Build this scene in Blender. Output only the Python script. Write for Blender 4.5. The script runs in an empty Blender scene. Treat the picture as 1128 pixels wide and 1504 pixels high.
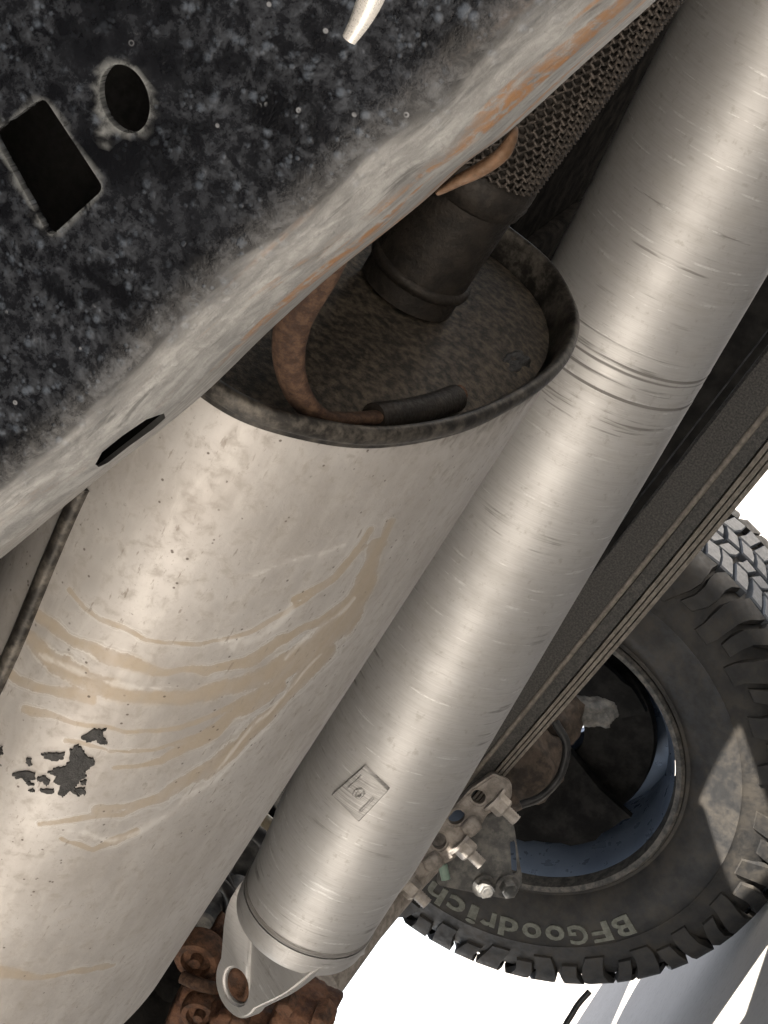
import bpy, bmesh, math, random
import numpy as np
from mathutils import Vector, Matrix
from mathutils.bvhtree import BVHTree
rng = random.Random(7)
from mathutils import noise as mn
nrng = np.random.default_rng(7)
SC = bpy.context.scene
COL = SC.collection
# ------------------------------------------------------------------ camera
FOC = 2800.0                       # focal length in photo pixels (1128 x 1504)
CAM_H = 0.36
Fv = Vector((.385, .795, .469)).normalized()          # truck forward (+X) seen from the camera
Uv = Vector((-.853, .5016, -.15)); Uv = (Uv - Fv * Uv.dot(Fv)).normalized()
Yv = Uv.cross(Fv).normalized()                         # truck left (+Y)
R = Matrix((Fv, Yv, Uv))
CAMP = Vector((0, 0, CAM_H))
cd = bpy.data.cameras.new('camera'); cam = bpy.data.objects.new('camera', cd); COL.objects.link(cam)
cam.matrix_world = Matrix.Translation(CAMP) @ R.to_4x4()
cd.sensor_fit = 'VERTICAL'; cd.sensor_height = 36; cd.sensor_width = 27
cd.lens = 36 * FOC / 1504; cd.clip_start = .01; cd.clip_end = 2000
cd.dof.use_dof = False
SC.camera = cam
# ------------------------------------------------------------------ light
SUN_DIR = Vector((.60, -.50, .60)).normalized()         # towards the sun
SUN_EL = math.asin(SUN_DIR.z); SUN_AZ = math.atan2(SUN_DIR.x, SUN_DIR.y)
w = bpy.data.worlds.new('World'); SC.world = w; w.use_nodes = True
wn = w.node_tree; bg = wn.nodes['Background']
sky = wn.nodes.new('ShaderNodeTexSky'); sky.sky_type = 'NISHITA'; sky.sun_disc = False
sky.dust_density = .6; sky.ozone_density = .4; sky.air_density = .55; sky.sun_elevation = SUN_EL; sky.sun_rotation = SUN_AZ
hs_ = wn.nodes.new('ShaderNodeHueSaturation'); hs_.inputs['Saturation'].default_value = .35
wn.links.new(sky.outputs[0], hs_.inputs['Color']); wn.links.new(hs_.outputs[0], bg.inputs[0]); bg.inputs[1].default_value = .08
ld = bpy.data.lights.new('sun', 'SUN'); ld.energy = 5.0; ld.angle = math.radians(.5); ld.color = (1, .95, .88)
sun = bpy.data.objects.new('sun', ld); COL.objects.link(sun)
sun.rotation_euler = SUN_DIR.to_track_quat('Z', 'Y').to_euler()
SC.view_settings.view_transform = 'Standard'; SC.view_settings.look = 'None'
SC.view_settings.exposure = 2.2; SC.view_settings.gamma = 1
SC.cycles.max_bounces = 10; SC.cycles.diffuse_bounces = 6; SC.cycles.glossy_bounces = 5
SC.cycles.use_denoising = True

# ------------------------------------------------------------------ helpers
def ray(px, py):
    return Vector(((px - 564) / FOC, (752 - py) / FOC, -1.0))
def at(px, py, Z):
    "world point seen at a photo pixel, Z metres in front of the camera"
    return CAMP + R @ (ray(px, py) * Z)
def atY(px, py, Y):
    d = R @ ray(px, py)
    return CAMP + d * (Y / d.y)
def proj(co):
    "numpy world points -> photo pixels + depth"
    Rm = np.array(R); c = (np.asarray(co) - np.array(CAMP)) @ Rm
    return 564 + FOC * c[:, 0] / -c[:, 2], 752 - FOC * c[:, 1] / -c[:, 2], -c[:, 2]
def cv(x, y, z):
    "camera-space direction -> world"
    return R @ Vector((x, y, z))

def link(o, parent=None):
    COL.objects.link(o)
    if parent is not None: o.parent = parent
    return o
def wloc(o):
    p = Vector((0, 0, 0))
    while o is not None: p += o.location; o = o.parent
    return p
def thing(name, label, cat, loc, group=None):
    o = bpy.data.objects.new(name, None); o.location = loc; o.empty_display_size = .05; link(o)
    tag(o, label, cat, group); return o
def tag(o, label, cat, group=None):
    o['label'] = label; o['category'] = cat
    if group: o['group'] = group
    return o
def obj(name, V, Fc, mat, parent=None, smooth=True, kind=None, uv=None, loc=None):
    "V in world coordinates"
    base = wloc(parent) if parent else (Vector(loc) if loc is not None else Vector((0, 0, 0)))
    me = bpy.data.meshes.new(name)
    me.from_pydata([tuple(Vector(v) - base) for v in V], [], [tuple(f) for f in Fc])
    me.validate()
    if uv is not None:
        a = me.attributes.new('co', 'FLOAT_VECTOR', 'POINT')
        a.data.foreach_set('vector', np.asarray(uv, dtype=np.float32).ravel())
    bm = bmesh.new(); bm.from_mesh(me); bmesh.ops.recalc_face_normals(bm, faces=bm.faces); bm.to_mesh(me); bm.free()
    for p in me.polygons: p.use_smooth = smooth
    me.materials.append(mat)
    o = bpy.data.objects.new(name, me)
    if parent is None and loc is not None: o.location = loc
    link(o, parent)
    if kind: o['kind'] = kind
    return o
def autosmooth(o, ang=35):
    me = o.data
    bm = bmesh.new(); bm.from_mesh(me)
    for e in bm.edges:
        if len(e.link_faces) == 2 and e.calc_face_angle(0) > math.radians(ang): e.smooth = False
    bm.to_mesh(me); bm.free()
    return o
def frame_of(d):
    d = d.normalized(); h = Vector((0, 0, 1)) if abs(d.z) < .9 else Vector((1, 0, 0))
    a = d.cross(h).normalized(); return a, a.cross(d).normalized()
def smooth_path(pts, n=10):
    "Catmull-Rom"
    P = [Vector(p) for p in pts]; P = [P[0] * 2 - P[1]] + P + [P[-1] * 2 - P[-2]]
    out = []
    for i in range(1, len(P) - 2):
        for k in range(n):
            t = k / n; a, b, c, d = P[i - 1], P[i], P[i + 1], P[i + 2]
            out.append(.5 * ((2 * b) + (c - a) * t + (2 * a - 5 * b + 4 * c - d) * t * t + (3 * b - a - 3 * c + d) * t ** 3))
    out.append(P[-2]); return out
def tube_data(pts, r, seg=12, cap=True, flat=1.0, up=None):
    pts = [Vector(p) for p in pts]; n = len(pts)
    rr = r if isinstance(r, (list, tuple)) else [r] * n
    V, Fc, UV = [], [], []
    t0 = (pts[1] - pts[0]).normalized()
    if up is not None: a = (up - t0 * up.dot(t0)).normalized()
    else: a, _ = frame_of(t0)
    L = 0
    for i, p in enumerate(pts):
        t = (pts[min(i + 1, n - 1)] - pts[max(i - 1, 0)]).normalized()
        a = (a - t * a.dot(t)).normalized(); b = t.cross(a)
        if i: L += (p - pts[i - 1]).length
        for k in range(seg):
            th = 2 * math.pi * k / seg
            V.append(p + (a * math.cos(th) * flat + b * math.sin(th)) * rr[i]); UV.append((L, th * rr[i], 0))
    for i in range(n - 1):
        for k in range(seg):
            k2 = (k + 1) % seg
            Fc.append((i * seg + k, i * seg + k2, (i + 1) * seg + k2, (i + 1) * seg + k))
    if cap:
        Fc.append(tuple(range(seg))); Fc.append(tuple((n - 1) * seg + k for k in range(seg)))
    return V, Fc, UV
def tube(name, pts, r, mat, parent=None, seg=14, **k):
    V, Fc, UV = tube_data(pts, r, seg, **k)
    return autosmooth(obj(name, V, Fc, mat, parent, uv=UV), 50)
def lathe_data(O, d, prof, seg=96, a=None, cap0=False, cap1=False):
    "prof: list of (pos along d, radius)"
    d = d.normalized()
    if a is None: a, b = frame_of(d)
    else: a = (a - d * a.dot(d)).normalized(); b = d.cross(a)
    V, Fc, UV = [], [], []
    for s, r in prof:
        for k in range(seg):
            th = 2 * math.pi * k / seg
            V.append(O + d * s + (a * math.cos(th) + b * math.sin(th)) * r)
            UV.append((s, math.sin(th / 2) * 2 * r, math.cos(th) * r))
    n = len(prof)
    for i in range(n - 1):
        for k in range(seg):
            k2 = (k + 1) % seg
            Fc.append((i * seg + k, i * seg + k2, (i + 1) * seg + k2, (i + 1) * seg + k))
    if cap0: Fc.append(tuple(range(seg)))
    if cap1: Fc.append(tuple((n - 1) * seg + k for k in range(seg)))
    return V, Fc, UV
def prism_data(poly, dirv):
    n = len(poly); V = [Vector(p) for p in poly] + [Vector(p) + dirv for p in poly]
    Fc = [tuple(range(n)), tuple(range(n, 2 * n))] + [(i, (i + 1) % n, n + (i + 1) % n, n + i) for i in range(n)]
    return V, Fc
def merge(parts):
    V, Fc = [], []
    for v, f in parts:
        b = len(V); V += list(v); Fc += [tuple(i + b for i in x) for x in f]
    return V, Fc
def box_data(c, ax, ay, az, bev=0.0):
    "box round c, half vectors ax ay az, chamfered"
    bm = bmesh.new(); bmesh.ops.create_cube(bm, size=2)
    for v in bm.verts: v.co = ax * v.co.x + ay * v.co.y + az * v.co.z
    if bev: bmesh.ops.bevel(bm, geom=bm.edges[:], offset=bev, segments=2, affect='EDGES', profile=.6)
    V = [c + v.co for v in bm.verts]; Fc = [tuple(v.index for v in f.verts) for f in bm.faces]
    bm.free(); return V, Fc
def box(name, c, ax, ay, az, mat, parent=None, bev=0.0, **k):
    V, Fc = box_data(c, ax, ay, az, bev); return autosmooth(obj(name, V, Fc, mat, parent, **k), 40)
def axis_param(P0, d, px, py):
    "parameter along P0 + d*s nearest to the sight line of a pixel"
    e = (R @ ray(px, py)).normalized(); w0 = P0 - CAMP
    b = d.dot(e); dd = d.dot(w0); ee = e.dot(w0)
    return (b * ee - dd) / (1 - b * b)

# ------------------------------------------------------------------ node materials
class NT:
    def __init__(s, name):
        s.m = bpy.data.materials.new(name); s.m.use_nodes = True; s.t = s.m.node_tree
        s.b = s.t.nodes['Principled BSDF']; s.out = s.t.nodes['Material Output']
    def n(s, typ, **k):
        nd = s.t.nodes.new('ShaderNode' + typ)
        for a, v in k.items(): setattr(nd, a, v)
        return nd
    def set(s, sock, v):
        if isinstance(v, bpy.types.NodeSocket): s.t.links.new(v, sock)
        elif v is not None:
            if isinstance(v, (tuple, list)) and len(v) == 3 and sock.type == 'RGBA': v = (*v, 1)
            sock.default_value = v
    def attr(s, name, out='Vector'):
        a = s.n('Attribute', attribute_name=name); return a.outputs[out]
    def obc(s): return s.n('TexCoord').outputs['Object']
    def map(s, v, scale=(1, 1, 1), loc=(0, 0, 0), rot=(0, 0, 0)):
        m = s.n('Mapping'); s.set(m.inputs[0], v); m.inputs['Location'].default_value = loc
        m.inputs['Rotation'].default_value = rot; m.inputs['Scale'].default_value = scale; return m.outputs[0]
    def noise(s, v, scale, detail=4, rough=.55, dist=0):
        m = s.n('TexNoise'); s.set(m.inputs['Vector'], v); m.inputs['Scale'].default_value = scale
        m.inputs['Detail'].default_value = detail; m.inputs['Roughness'].default_value = rough
        m.inputs['Distortion'].default_value = dist; return m.outputs['Fac']
    def vor(s, v, scale, feat='F1', rand=1):
        m = s.n('TexVoronoi', feature=feat); s.set(m.inputs['Vector'], v); m.inputs['Scale'].default_value = scale
        m.inputs['Randomness'].default_value = rand; return m.outputs['Distance']
    def math(s, op, a, b=None, c=None):
        m = s.n('Math', operation=op); s.set(m.inputs[0], a)
        if b is not None: s.set(m.inputs[1], b)
        if c is not None: s.set(m.inputs[2], c)
        return m.outputs[0]
    def step(s, v, lo, hi, a=0, b=1):
        m = s.n('MapRange', interpolation_type='SMOOTHSTEP'); s.set(m.inputs[0], v)
        m.inputs[1].default_value = lo; m.inputs[2].default_value = hi; m.inputs[3].default_value = a; m.inputs[4].default_value = b
        return m.outputs[0]
    def mix(s, f, a, b, mode='MIX'):
        m = s.n('Mix', data_type='RGBA', blend_type=mode); s.set(m.inputs[0], f); s.set(m.inputs[6], a); s.set(m.inputs[7], b)
        return m.outputs[2]
    def mul(s, *v):
        r = v[0]
        for x in v[1:]: r = s.math('MULTIPLY', r, x)
        return r
    def bump(s, h, strength=.3, dist=.001, nrm=None):
        m = s.n('Bump'); m.inputs['Strength'].default_value = strength; m.inputs['Distance'].default_value = dist
        s.set(m.inputs['Height'], h)
        if nrm is not None: s.set(m.inputs['Normal'], nrm)
        return m.outputs[0]
    def fin(s, col, rough=.5, metal=0, normal=None, spec=None):
        s.set(s.b.inputs['Base Color'], col); s.set(s.b.inputs['Roughness'], rough); s.set(s.b.inputs['Metallic'], metal)
        if normal is not None: s.set(s.b.inputs['Normal'], normal)
        if spec is not None: s.set(s.b.inputs['Specular IOR Level'], spec)
        return s.m

def m_simple(name, c1, c2, scale=60, rough=.6, metal=0, bump=.3, spec=None, dust=None, dustc=(.25, .22, .19), bd=.001):
    t = NT(name); v = t.obc()
    n1 = t.noise(v, scale, 6, .65); n2 = t.noise(v, scale * 5, 3, .6)
    c = t.mix(t.step(n1, .35, .65), c1, c2)
    if dust: c = t.mix(t.mul(t.step(t.math('ADD', n1, t.math('MULTIPLY', n2, .5)), .62, 1.02), dust), c, dustc)
    h = t.math('ADD', n1, t.math('MULTIPLY', n2, .6))
    return t.fin(c, t.step(n2, .3, .7, rough - .1, min(1, rough + .12)), metal, t.bump(h, bump, bd), spec)

# concrete ground
def m_ground():
    t = NT('concrete'); v = t.n('TexCoord').outputs['Object']
    n1 = t.noise(v, 1.3, 6, .6); n2 = t.noise(v, 60, 5, .65)
    c = t.mix(t.step(n1, .3, .7), (.58, .53, .47), (.66, .61, .55))
    c = t.mix(t.mul(t.step(n2, .5, .75), .5), c, (.38, .33, .27))
    return t.fin(c, .85, 0, t.bump(n2, .4, .004))

# corroded black frame paint
def m_rail():
    t = NT('corroded_black_paint'); co = t.attr('co'); edge = t.attr('edge', 'Fac'); halo = t.attr('halo', 'Fac')
    clean = t.attr('clean', 'Fac')
    n0 = t.noise(co, 28, 4, .6); n1 = t.noise(co, 165, 6, .64, .35); n2 = t.noise(co, 700, 3, .7)
    n3 = t.noise(co, 95, 5, .6)
    v1 = t.vor(co, 330); v2 = t.vor(co, 150)
    blot = t.step(t.math('ADD', t.math('MULTIPLY', n1, .75), t.math('MULTIPLY', n2, .25)), .41, .72)
    dens = t.step(t.math('ADD', t.math('MULTIPLY', n0, .6), t.math('MULTIPLY', n3, .6)), .47, .64)
    spots = t.math('MAXIMUM', t.mul(t.step(v1, .36, .12), t.step(n3, .45, .62), .6), t.mul(t.step(t.vor(t.map(co, (1, 1, 1), (3, 5, 0)), 190), .42, .12), t.step(n3, .46, .60), .8))
    rings = t.mul(t.step(v2, .18, .13), t.step(v2, .07, .10), t.step(t.noise(co, 60, 1), .60, .66))
    c = t.mix(t.step(n0, .3, .7), (.004, .0045, .006), (.010, .011, .014))
    keep = t.math('SUBTRACT', 1.0, clean)
    m = t.mul(blot, dens, keep)
    c = t.mix(t.mul(m, .7), c, (.096, .106, .124))
    c = t.mix(t.mul(spots, keep, .6), c, (.16, .19, .235))
    c = t.mix(t.mul(t.step(n2, .68, .82), dens, keep, .45), c, (.22, .25, .30))
    c = t.mix(t.mul(rings, keep, .8), c, (.28, .29, .31))
    c = t.mix(t.mul(halo, t.step(n1, .3, .6), .85), c, (.25, .26, .26))
    # worn, dusty rounded edge with rust runs along it
    sco = t.map(co, (.22, 1, 1)); s1 = t.noise(sco, 210, 5, .6, .5); s2 = t.noise(t.map(co, (.16, 1, 1), (3, 1, 0)), 120, 4, .55, .6)
    e = t.step(t.math('ADD', edge, t.math('MULTIPLY', t.math('SUBTRACT', s2, .5), .45)), .24, .60)
    e2 = t.math('MAXIMUM', e, t.mul(t.step(edge, .05, .6), t.step(n1, .38, .70), .6))
    ge = t.mix(t.step(s1, .35, .68), (.27, .270, .266), (.44, .44, .432))
    ge = t.mix(t.mul(t.step(n1, .48, .66), .55), ge, (.26, .256, .25))
    rust = t.mul(t.step(t.noise(t.map(co, (.10, 1, 1), (0, 7, 0)), 85, 4, .55, .8), .53, .64), t.attr('rust', 'Fac'))
    ge = t.mix(t.mul(rust, t.step(n1, .35, .55), .8), ge, t.mix(n1, (.36, .15, .05), (.46, .27, .13)))
    dk = t.mul(t.step(t.noise(t.map(co, (.13, 1, 1), (9, 0, 0)), 230, 3, .6, .5), .60, .70), t.step(edge, 1.0, .6))
    ge = t.mix(t.mul(dk, .5), ge, (.06, .06, .06))
    c = t.mix(e2, c, ge)
    rgh = t.math('ADD', t.step(m, 0, 1, .26, .5), t.mul(e, .22))
    h = t.math('ADD', t.mul(n1, .8), t.math('ADD', t.mul(n2, .4), t.mul(spots, .5)))
    return t.fin(c, rgh, t.mul(e, .35), t.bump(h, .35, .0012), .30)

# aluminised muffler skin
def m_muffler():
    t = NT('aluminised_steel'); co = t.attr('co'); st = t.attr('stain', 'Fac'); lt = t.attr('chalk', 'Fac'); dirt = t.attr('dirt', 'Fac')
    n0 = t.noise(co, 14, 4, .6); n1 = t.noise(co, 120, 6, .65, .3); n2 = t.noise(co, 520, 4, .7)
    n3 = t.noise(t.map(co, (.25, 1, 1)), 90, 5, .6, .4)
    c = t.mix(t.step(n0, .3, .7), (.475, .45, .425), (.59, .57, .55))
    c = t.mix(t.mul(t.step(n3, .45, .7), .5), c, (.66, .64, .61))
    c = t.mix(t.mul(t.step(n1, .48, .70), .55), c, (.38, .345, .31))
    sj = t.math('ADD', st, t.math('ADD', t.mul(t.math('SUBTRACT', n1, .5), .5), t.mul(t.math('SUBTRACT', n3, .5), .5)))
    ss = t.step(sj, .22, .85)
    c = t.mix(t.mul(ss, t.step(n3, .25, .7, .35, .78)), c, t.mix(n1, (.41, .34, .25), (.48, .415, .33)))
    sk = t.math('ADD', st, t.math('ADD', t.mul(t.math('SUBTRACT', n1, .5), .5), t.mul(t.math('SUBTRACT', n2, .5), .35)))
    c = t.mix(t.mul(t.step(sk, .46, .56), .20), c, (.34, .25, .155))
    edge = t.mul(t.step(sk, .38, .44), t.step(sk, .52, .46)); c = t.mix(t.mul(edge, t.step(n0, .35, .55), .7), c, (.70, .69, .665))
    rim = t.mul(t.step(sj, .14, .22), t.step(sj, .34, .24), t.step(n0, .4, .6))
    c = t.mix(t.mul(rim, .65), c, (.68, .67, .65))
    pits = t.mul(t.step(n2, .60, .70), t.step(n0, .3, .55)); c = t.mix(t.mul(pits, .45), c, (.26, .235, .21))
    c = t.mix(t.mul(t.step(t.math('ADD', lt, t.mul(t.math('SUBTRACT', n3, .5), 2.2)), .45, .95), t.mul(lt, .6)), c, (.72, .71, .69))
    sp = t.vor(co, 190); pick = t.step(t.noise(co, 90, 1), .54, .60)
    specks = t.math('MAXIMUM', t.mul(t.step(sp, .17, .08), pick), t.mul(t.step(t.vor(co, 110), .10, .06), t.step(t.noise(co, 33, 1), .54, .62)))
    c = t.mix(t.mul(specks, .8), c, (.10, .075, .06))
    fl = t.mul(t.step(t.noise(t.map(co, (.30, 1, 1), (0, 0, 5), (0, 0, .5)), 300, 3, .6), .62, .70), t.step(n0, .35, .6))
    c = t.mix(t.mul(fl, .6), c, (.24, .20, .165))
    dd = t.step(t.math('ADD', dirt, t.mul(t.math('SUBTRACT', n1, .5), .6)), .35, .75)
    c = t.mix(t.mul(dd, .8), c, (.12, .105, .09))
    rgh = t.math('ADD', t.step(n1, .3, .7, .50, .66), t.mul(lt, .15))
    met = t.math('SUBTRACT', .5, t.math('ADD', t.mul(dd, .5), t.mul(ss, .2)))
    h = t.math('ADD', t.mul(n0, 2.5), t.math('ADD', t.mul(n1, .35), t.mul(n2, .25)))
    return t.fin(c, rgh, met, t.bump(h, .30, .0012))

# brushed aluminium shaft
def m_shaft(name='brushed_aluminium', sc=1.0, dark=0):
    t = NT(name); co = t.attr('co'); grm = t.attr('grime', 'Fac')
    ring = t.noise(t.map(co, (1, .035, .035)), 900, 4, .7); ring2 = t.noise(t.map(co, (1, .05, .05), (5, 0, 0)), 240, 4, .6, .15)
    n0 = t.noise(co, 11, 4, .6); n1 = t.noise(co, 160, 5, .65); n2 = t.noise(co, 600, 3, .7)
    c = t.mix(t.step(n0, .3, .7), (.615, .605, .592), (.72, .71, .695))
    c = t.mix(t.mul(t.step(ring, .35, .7), .24), c, (.42, .40, .38))
    lines = t.mul(t.step(ring2, .58, .67), t.step(t.noise(t.map(co, (.6, 1, 1)), 22, 3, .6), .45, .65))
    c = t.mix(t.mul(lines, .7), c, (.20, .185, .17))
    scr = t.mul(t.step(t.noise(t.map(co, (1, .07, .07), (0, 3, 0), (0, 0, .35)), 300, 2, .5), .64, .70), t.step(n1, .35, .6))
    c = t.mix(t.mul(scr, .8), c, (.90, .90, .89))
    n4 = t.noise(t.map(co, (1, .5, .5), (2, 1, 0)), 55, 5, .6, .6)
    c = t.mix(t.mul(t.step(n4, .50, .75), .28), c, (.44, .42, .385))
    c = t.mix(t.mul(t.step(n4, .47, .36), .15), c, (.80, .80, .79))
    c = t.mix(t.mul(t.step(n1, .56, .72), .4), c, (.36, .335, .30))
    c = t.mix(t.mul(t.step(n2, .66, .78), .5), c, (.28, .25, .22))
    g = t.step(t.math('ADD', grm, t.mul(t.math('SUBTRACT', ring, .5), .5)), .35, .6)
    c = t.mix(t.mul(g, .8), c, (.11, .10, .09))
    rgh = t.math('ADD', t.step(ring, .3, .7, .48, .56), t.step(n4, .35, .7, -.01, .06))
    h = t.math('ADD', t.mul(ring, .35), t.math('ADD', t.mul(n1, .3), t.math('MULTIPLY', lines, -.8)))
    met = t.math('SUBTRACT', .72, t.mul(g, .5))
    return t.fin(c, rgh, met, t.bump(h, .22, .0007))

M = {}
M['ground'] = m_ground()
M['rail'] = m_rail(); M['muffler'] = m_muffler(); M['shaft'] = m_shaft()
M['black'] = m_simple('black_paint', (.010, .010, .011), (.022, .021, .020), 80, .5, 0, .3, dust=.35, dustc=(.10, .09, .08))
M['under'] = m_simple('underseal', (.006, .006, .006), (.011, .0105, .010), 40, .75, 0, .5, dust=.4, dustc=(.022, .020, .018), bd=.003, spec=0.0)
M['inside'] = m_simple('bare_dark_steel', (.006, .006, .006), (.012, .011, .010), 60, .8)
M['cap'] = m_simple('sooty_steel', (.026, .023, .020), (.062, .050, .039), 230, .62, .3, .7, dust=.6, dustc=(.22, .18, .13))
M['rim'] = m_simple('grimy_rim_steel', (.022, .020, .018), (.046, .042, .037), 90, .45, .4, .25, dust=.4, dustc=(.30, .27, .23))
M['pipe'] = m_simple('scorched_pipe', (.014, .012, .010), (.032, .026, .021), 120, .6, .3, .5)
M['rust'] = m_simple('orange_rust', (.040, .020, .012), (.070, .035, .020), 200, .85, 0, .6, dust=.5, dustc=(.17, .105, .065))
M['lip'] = m_simple('rusty_worn_lip', (.10, .05, .022), (.22, .15, .10), 90, .7, 0, .5, dust=.6, dustc=(.2, .09, .04))
M['dkrust'] = m_simple('dark_rust', (.050, .026, .015), (.13, .058, .030), 110, .75, .15, .8, dust=.5, dustc=(.22, .12, .07), bd=.002)
M['yoke_rust'] = m_simple('red_brown_rust', (.050, .021, .012), (.125, .054, .029), 55, .75, .1, .9, dust=.5, dustc=(.30, .16, .09), bd=.003)
M['mesh'] = m_simple('knitted_wire', (.042, .036, .031), (.085, .074, .065), 200, .55, .4, .3, dust=.4, dustc=(.20, .165, .14))
M['spring'] = m_simple('dusty_black_steel', (.034, .033, .031), (.062, .059, .055), 420, .6, .1, .5, dust=.8, dustc=(.15, .14, .125))
M['tan'] = m_simple('dusty_ridge', (.17, .15, .125), (.28, .25, .21), 160, .75, 0, .5)
M['cast'] = m_simple('dusty_cast_steel', (.20, .175, .15), (.36, .32, .28), 70, .65, .2, .7, dust=.5, dustc=(.45, .40, .35))
M['plate'] = m_simple('grey_plate', (.08, .08, .077), (.15, .147, .14), 60, .6, .2, .6, dust=.6, dustc=(.26, .24, .21))
M['rubber'] = m_simple('tyre_rubber', (.018, .0175, .017), (.031, .029, .027), 24, .6, 0, .4, dust=.45, dustc=(.080, .066, .048), bd=.001)
M['tread'] = m_simple('dusty_sky_tinted_tread', (.10, .112, .128), (.15, .163, .182), 40, .42, 0, .4, dust=.4, dustc=(.12, .115, .11), spec=.6)  # raised bluish base paints in open-sky light; dust lies over it
M['letter'] = m_simple('faded_white_rubber', (.12, .122, .10), (.20, .205, .175), 90, .8, 0, .3)
M['wheel'] = m_simple('sky_tinted_wheel', (.17, .215, .30), (.22, .275, .37), 9, .34, .4, .08)  # blue in the base colour stands in for reflected sky
M['shield'] = m_simple('black_shield', (.008, .008, .008), (.016, .0155, .015), 30, .5, 0, .3, dust=.25, dustc=(.05, .048, .045), spec=.04)
M['brown'] = m_simple('brown_grimy_steel', (.030, .022, .016), (.070, .048, .034), 60, .7, .1, .7, dust=.5, dustc=(.15, .12, .09))
M['wheel_lip'] = m_simple('dusty_wheel_lip', (.05, .05, .048), (.11, .105, .095), 80, .6, .2, .5, dust=.5)
M['hose'] = m_simple('black_rubber_hose', (.012, .012, .012), (.03, .029, .028), 70, .4, 0, .3)
M['brass'] = m_simple('tan_tube', (.42, .36, .25), (.55, .48, .36), 60, .4, .4, .2)
M['glint'] = m_simple('pale_glint_metal', (.86, .84, .80), (.92, .90, .86), 300, .32, .35, .05)  # near-white so the bead reads as a glint
M['flake'] = m_simple('black_flaking_coat', (.008, .008, .008), (.035, .034, .033), 260, .45, 0, .9, dust=.25, dustc=(.09, .09, .09))
M['ubolt'] = m_simple('pinkish_plated_steel', (.30, .27, .235), (.43, .39, .35), 90, .5, .4, .5)
M['green'] = m_simple('pale_green_paint', (.25, .36, .29), (.33, .45, .37), 90, .5)
M['white_line'] = m_simple('white_road_paint', (.70, .69, .66), (.82, .81, .79), 20, .7)

# ------------------------------------------------------------------ the setting
gv = [(-400, -400, 0), (400, -400, 0), (400, 400, 0), (-400, 400, 0)]
g = obj('ground', gv, [(0, 1, 2, 3)], M['ground'], smooth=False); g['kind'] = 'structure'

# ------------------------------------------------------------------ truck body above: floor and rocker sides, plus unseen slabs added to steer light
tb = thing('truck_underbody', 'dark truck underside above the exhaust and shafts, with added light-blocking slabs', 'truck body', (0, 1.3, .66))
def slab(name, x0, x1, y0, y1, z0, z1, mat, parent, bev=.01):
    return box(name, Vector(((x0 + x1) / 2, (y0 + y1) / 2, (z0 + z1) / 2)), Vector(((x1 - x0) / 2, 0, 0)), Vector((0, (y1 - y0) / 2, 0)), Vector((0, 0, (z1 - z0) / 2)), mat, parent, bev)
slab('floor_pan', -.66, 3.0, -.30, 1.88, .72, .75, M['under'], tb)
slab('floor_pan', -1.02, -.665, -.30, 1.50, .72, .75, M['under'], tb)  # slot beside this slab is shaped to let a sun stripe through
slab('floor_pan', -1.02, -.665, 1.69, 1.88, .72, .75, M['under'], tb)
slab('floor_shade_slab', -.755, -.02, 1.885, 2.72, .72, .75, M['under'], tb)  # outer slabs and notch shaped to aim a sun patch at the tyre
slab('floor_shade_slab', -1.02, -.76, 2.02, 2.72, .72, .75, M['under'], tb)
slab('floor_shade_slab', -1.02, -.925, 1.885, 2.015, .72, .75, M['under'], tb)
slab('bed_shade_slab', -1.65, -1.065, 1.445, 2.17, .80, .83, M['under'], tb)  # unseen slabs, sized and gapped to shade tyre, clamp and ground
slab('bed_shade_slab', -1.65, -1.14, 2.175, 2.45, .80, .83, M['under'], tb)
slab('bed_shade_slab', -3.6, -1.03, -.30, 1.44, .80, .83, M['under'], tb)
slab('bed_shade_slab', -3.6, -1.66, 1.445, 2.06, .80, .83, M['under'], tb)
slab('side_sky_block', -3.6, 0.0, 2.78, 2.82, .98, 1.6, M['black'], tb)  # unseen panel added to keep blue sky light off the ground
slab('bed_shade_slab', -3.6, -1.66, 2.065, 2.779, .985, 1.01, M['under'], tb)
slab('sky_gap_plate', -1.06, -1.03, 1.66, 2.72, .70, .95, M['under'], tb)  # plate added to cover a bright gap of sky
slab('side_sill', -3.6, 3.0, -.34, -.29, .50, .80, M['black'], tb)
slab('front_light_block', 1.00, 1.12, .30, 2.0, .26, .719, M['under'], tb)  # unseen box added to block light from the front
slab('crossmember', -1.15, -1.06, .2, 1.44, .60, .72, M['black'], tb)
for k in range(6):
    slab('floor_rib', -.8 + k * .42, -.74 + k * .42, .0, 2.5, .70, .722, M['under'], tb)

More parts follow.
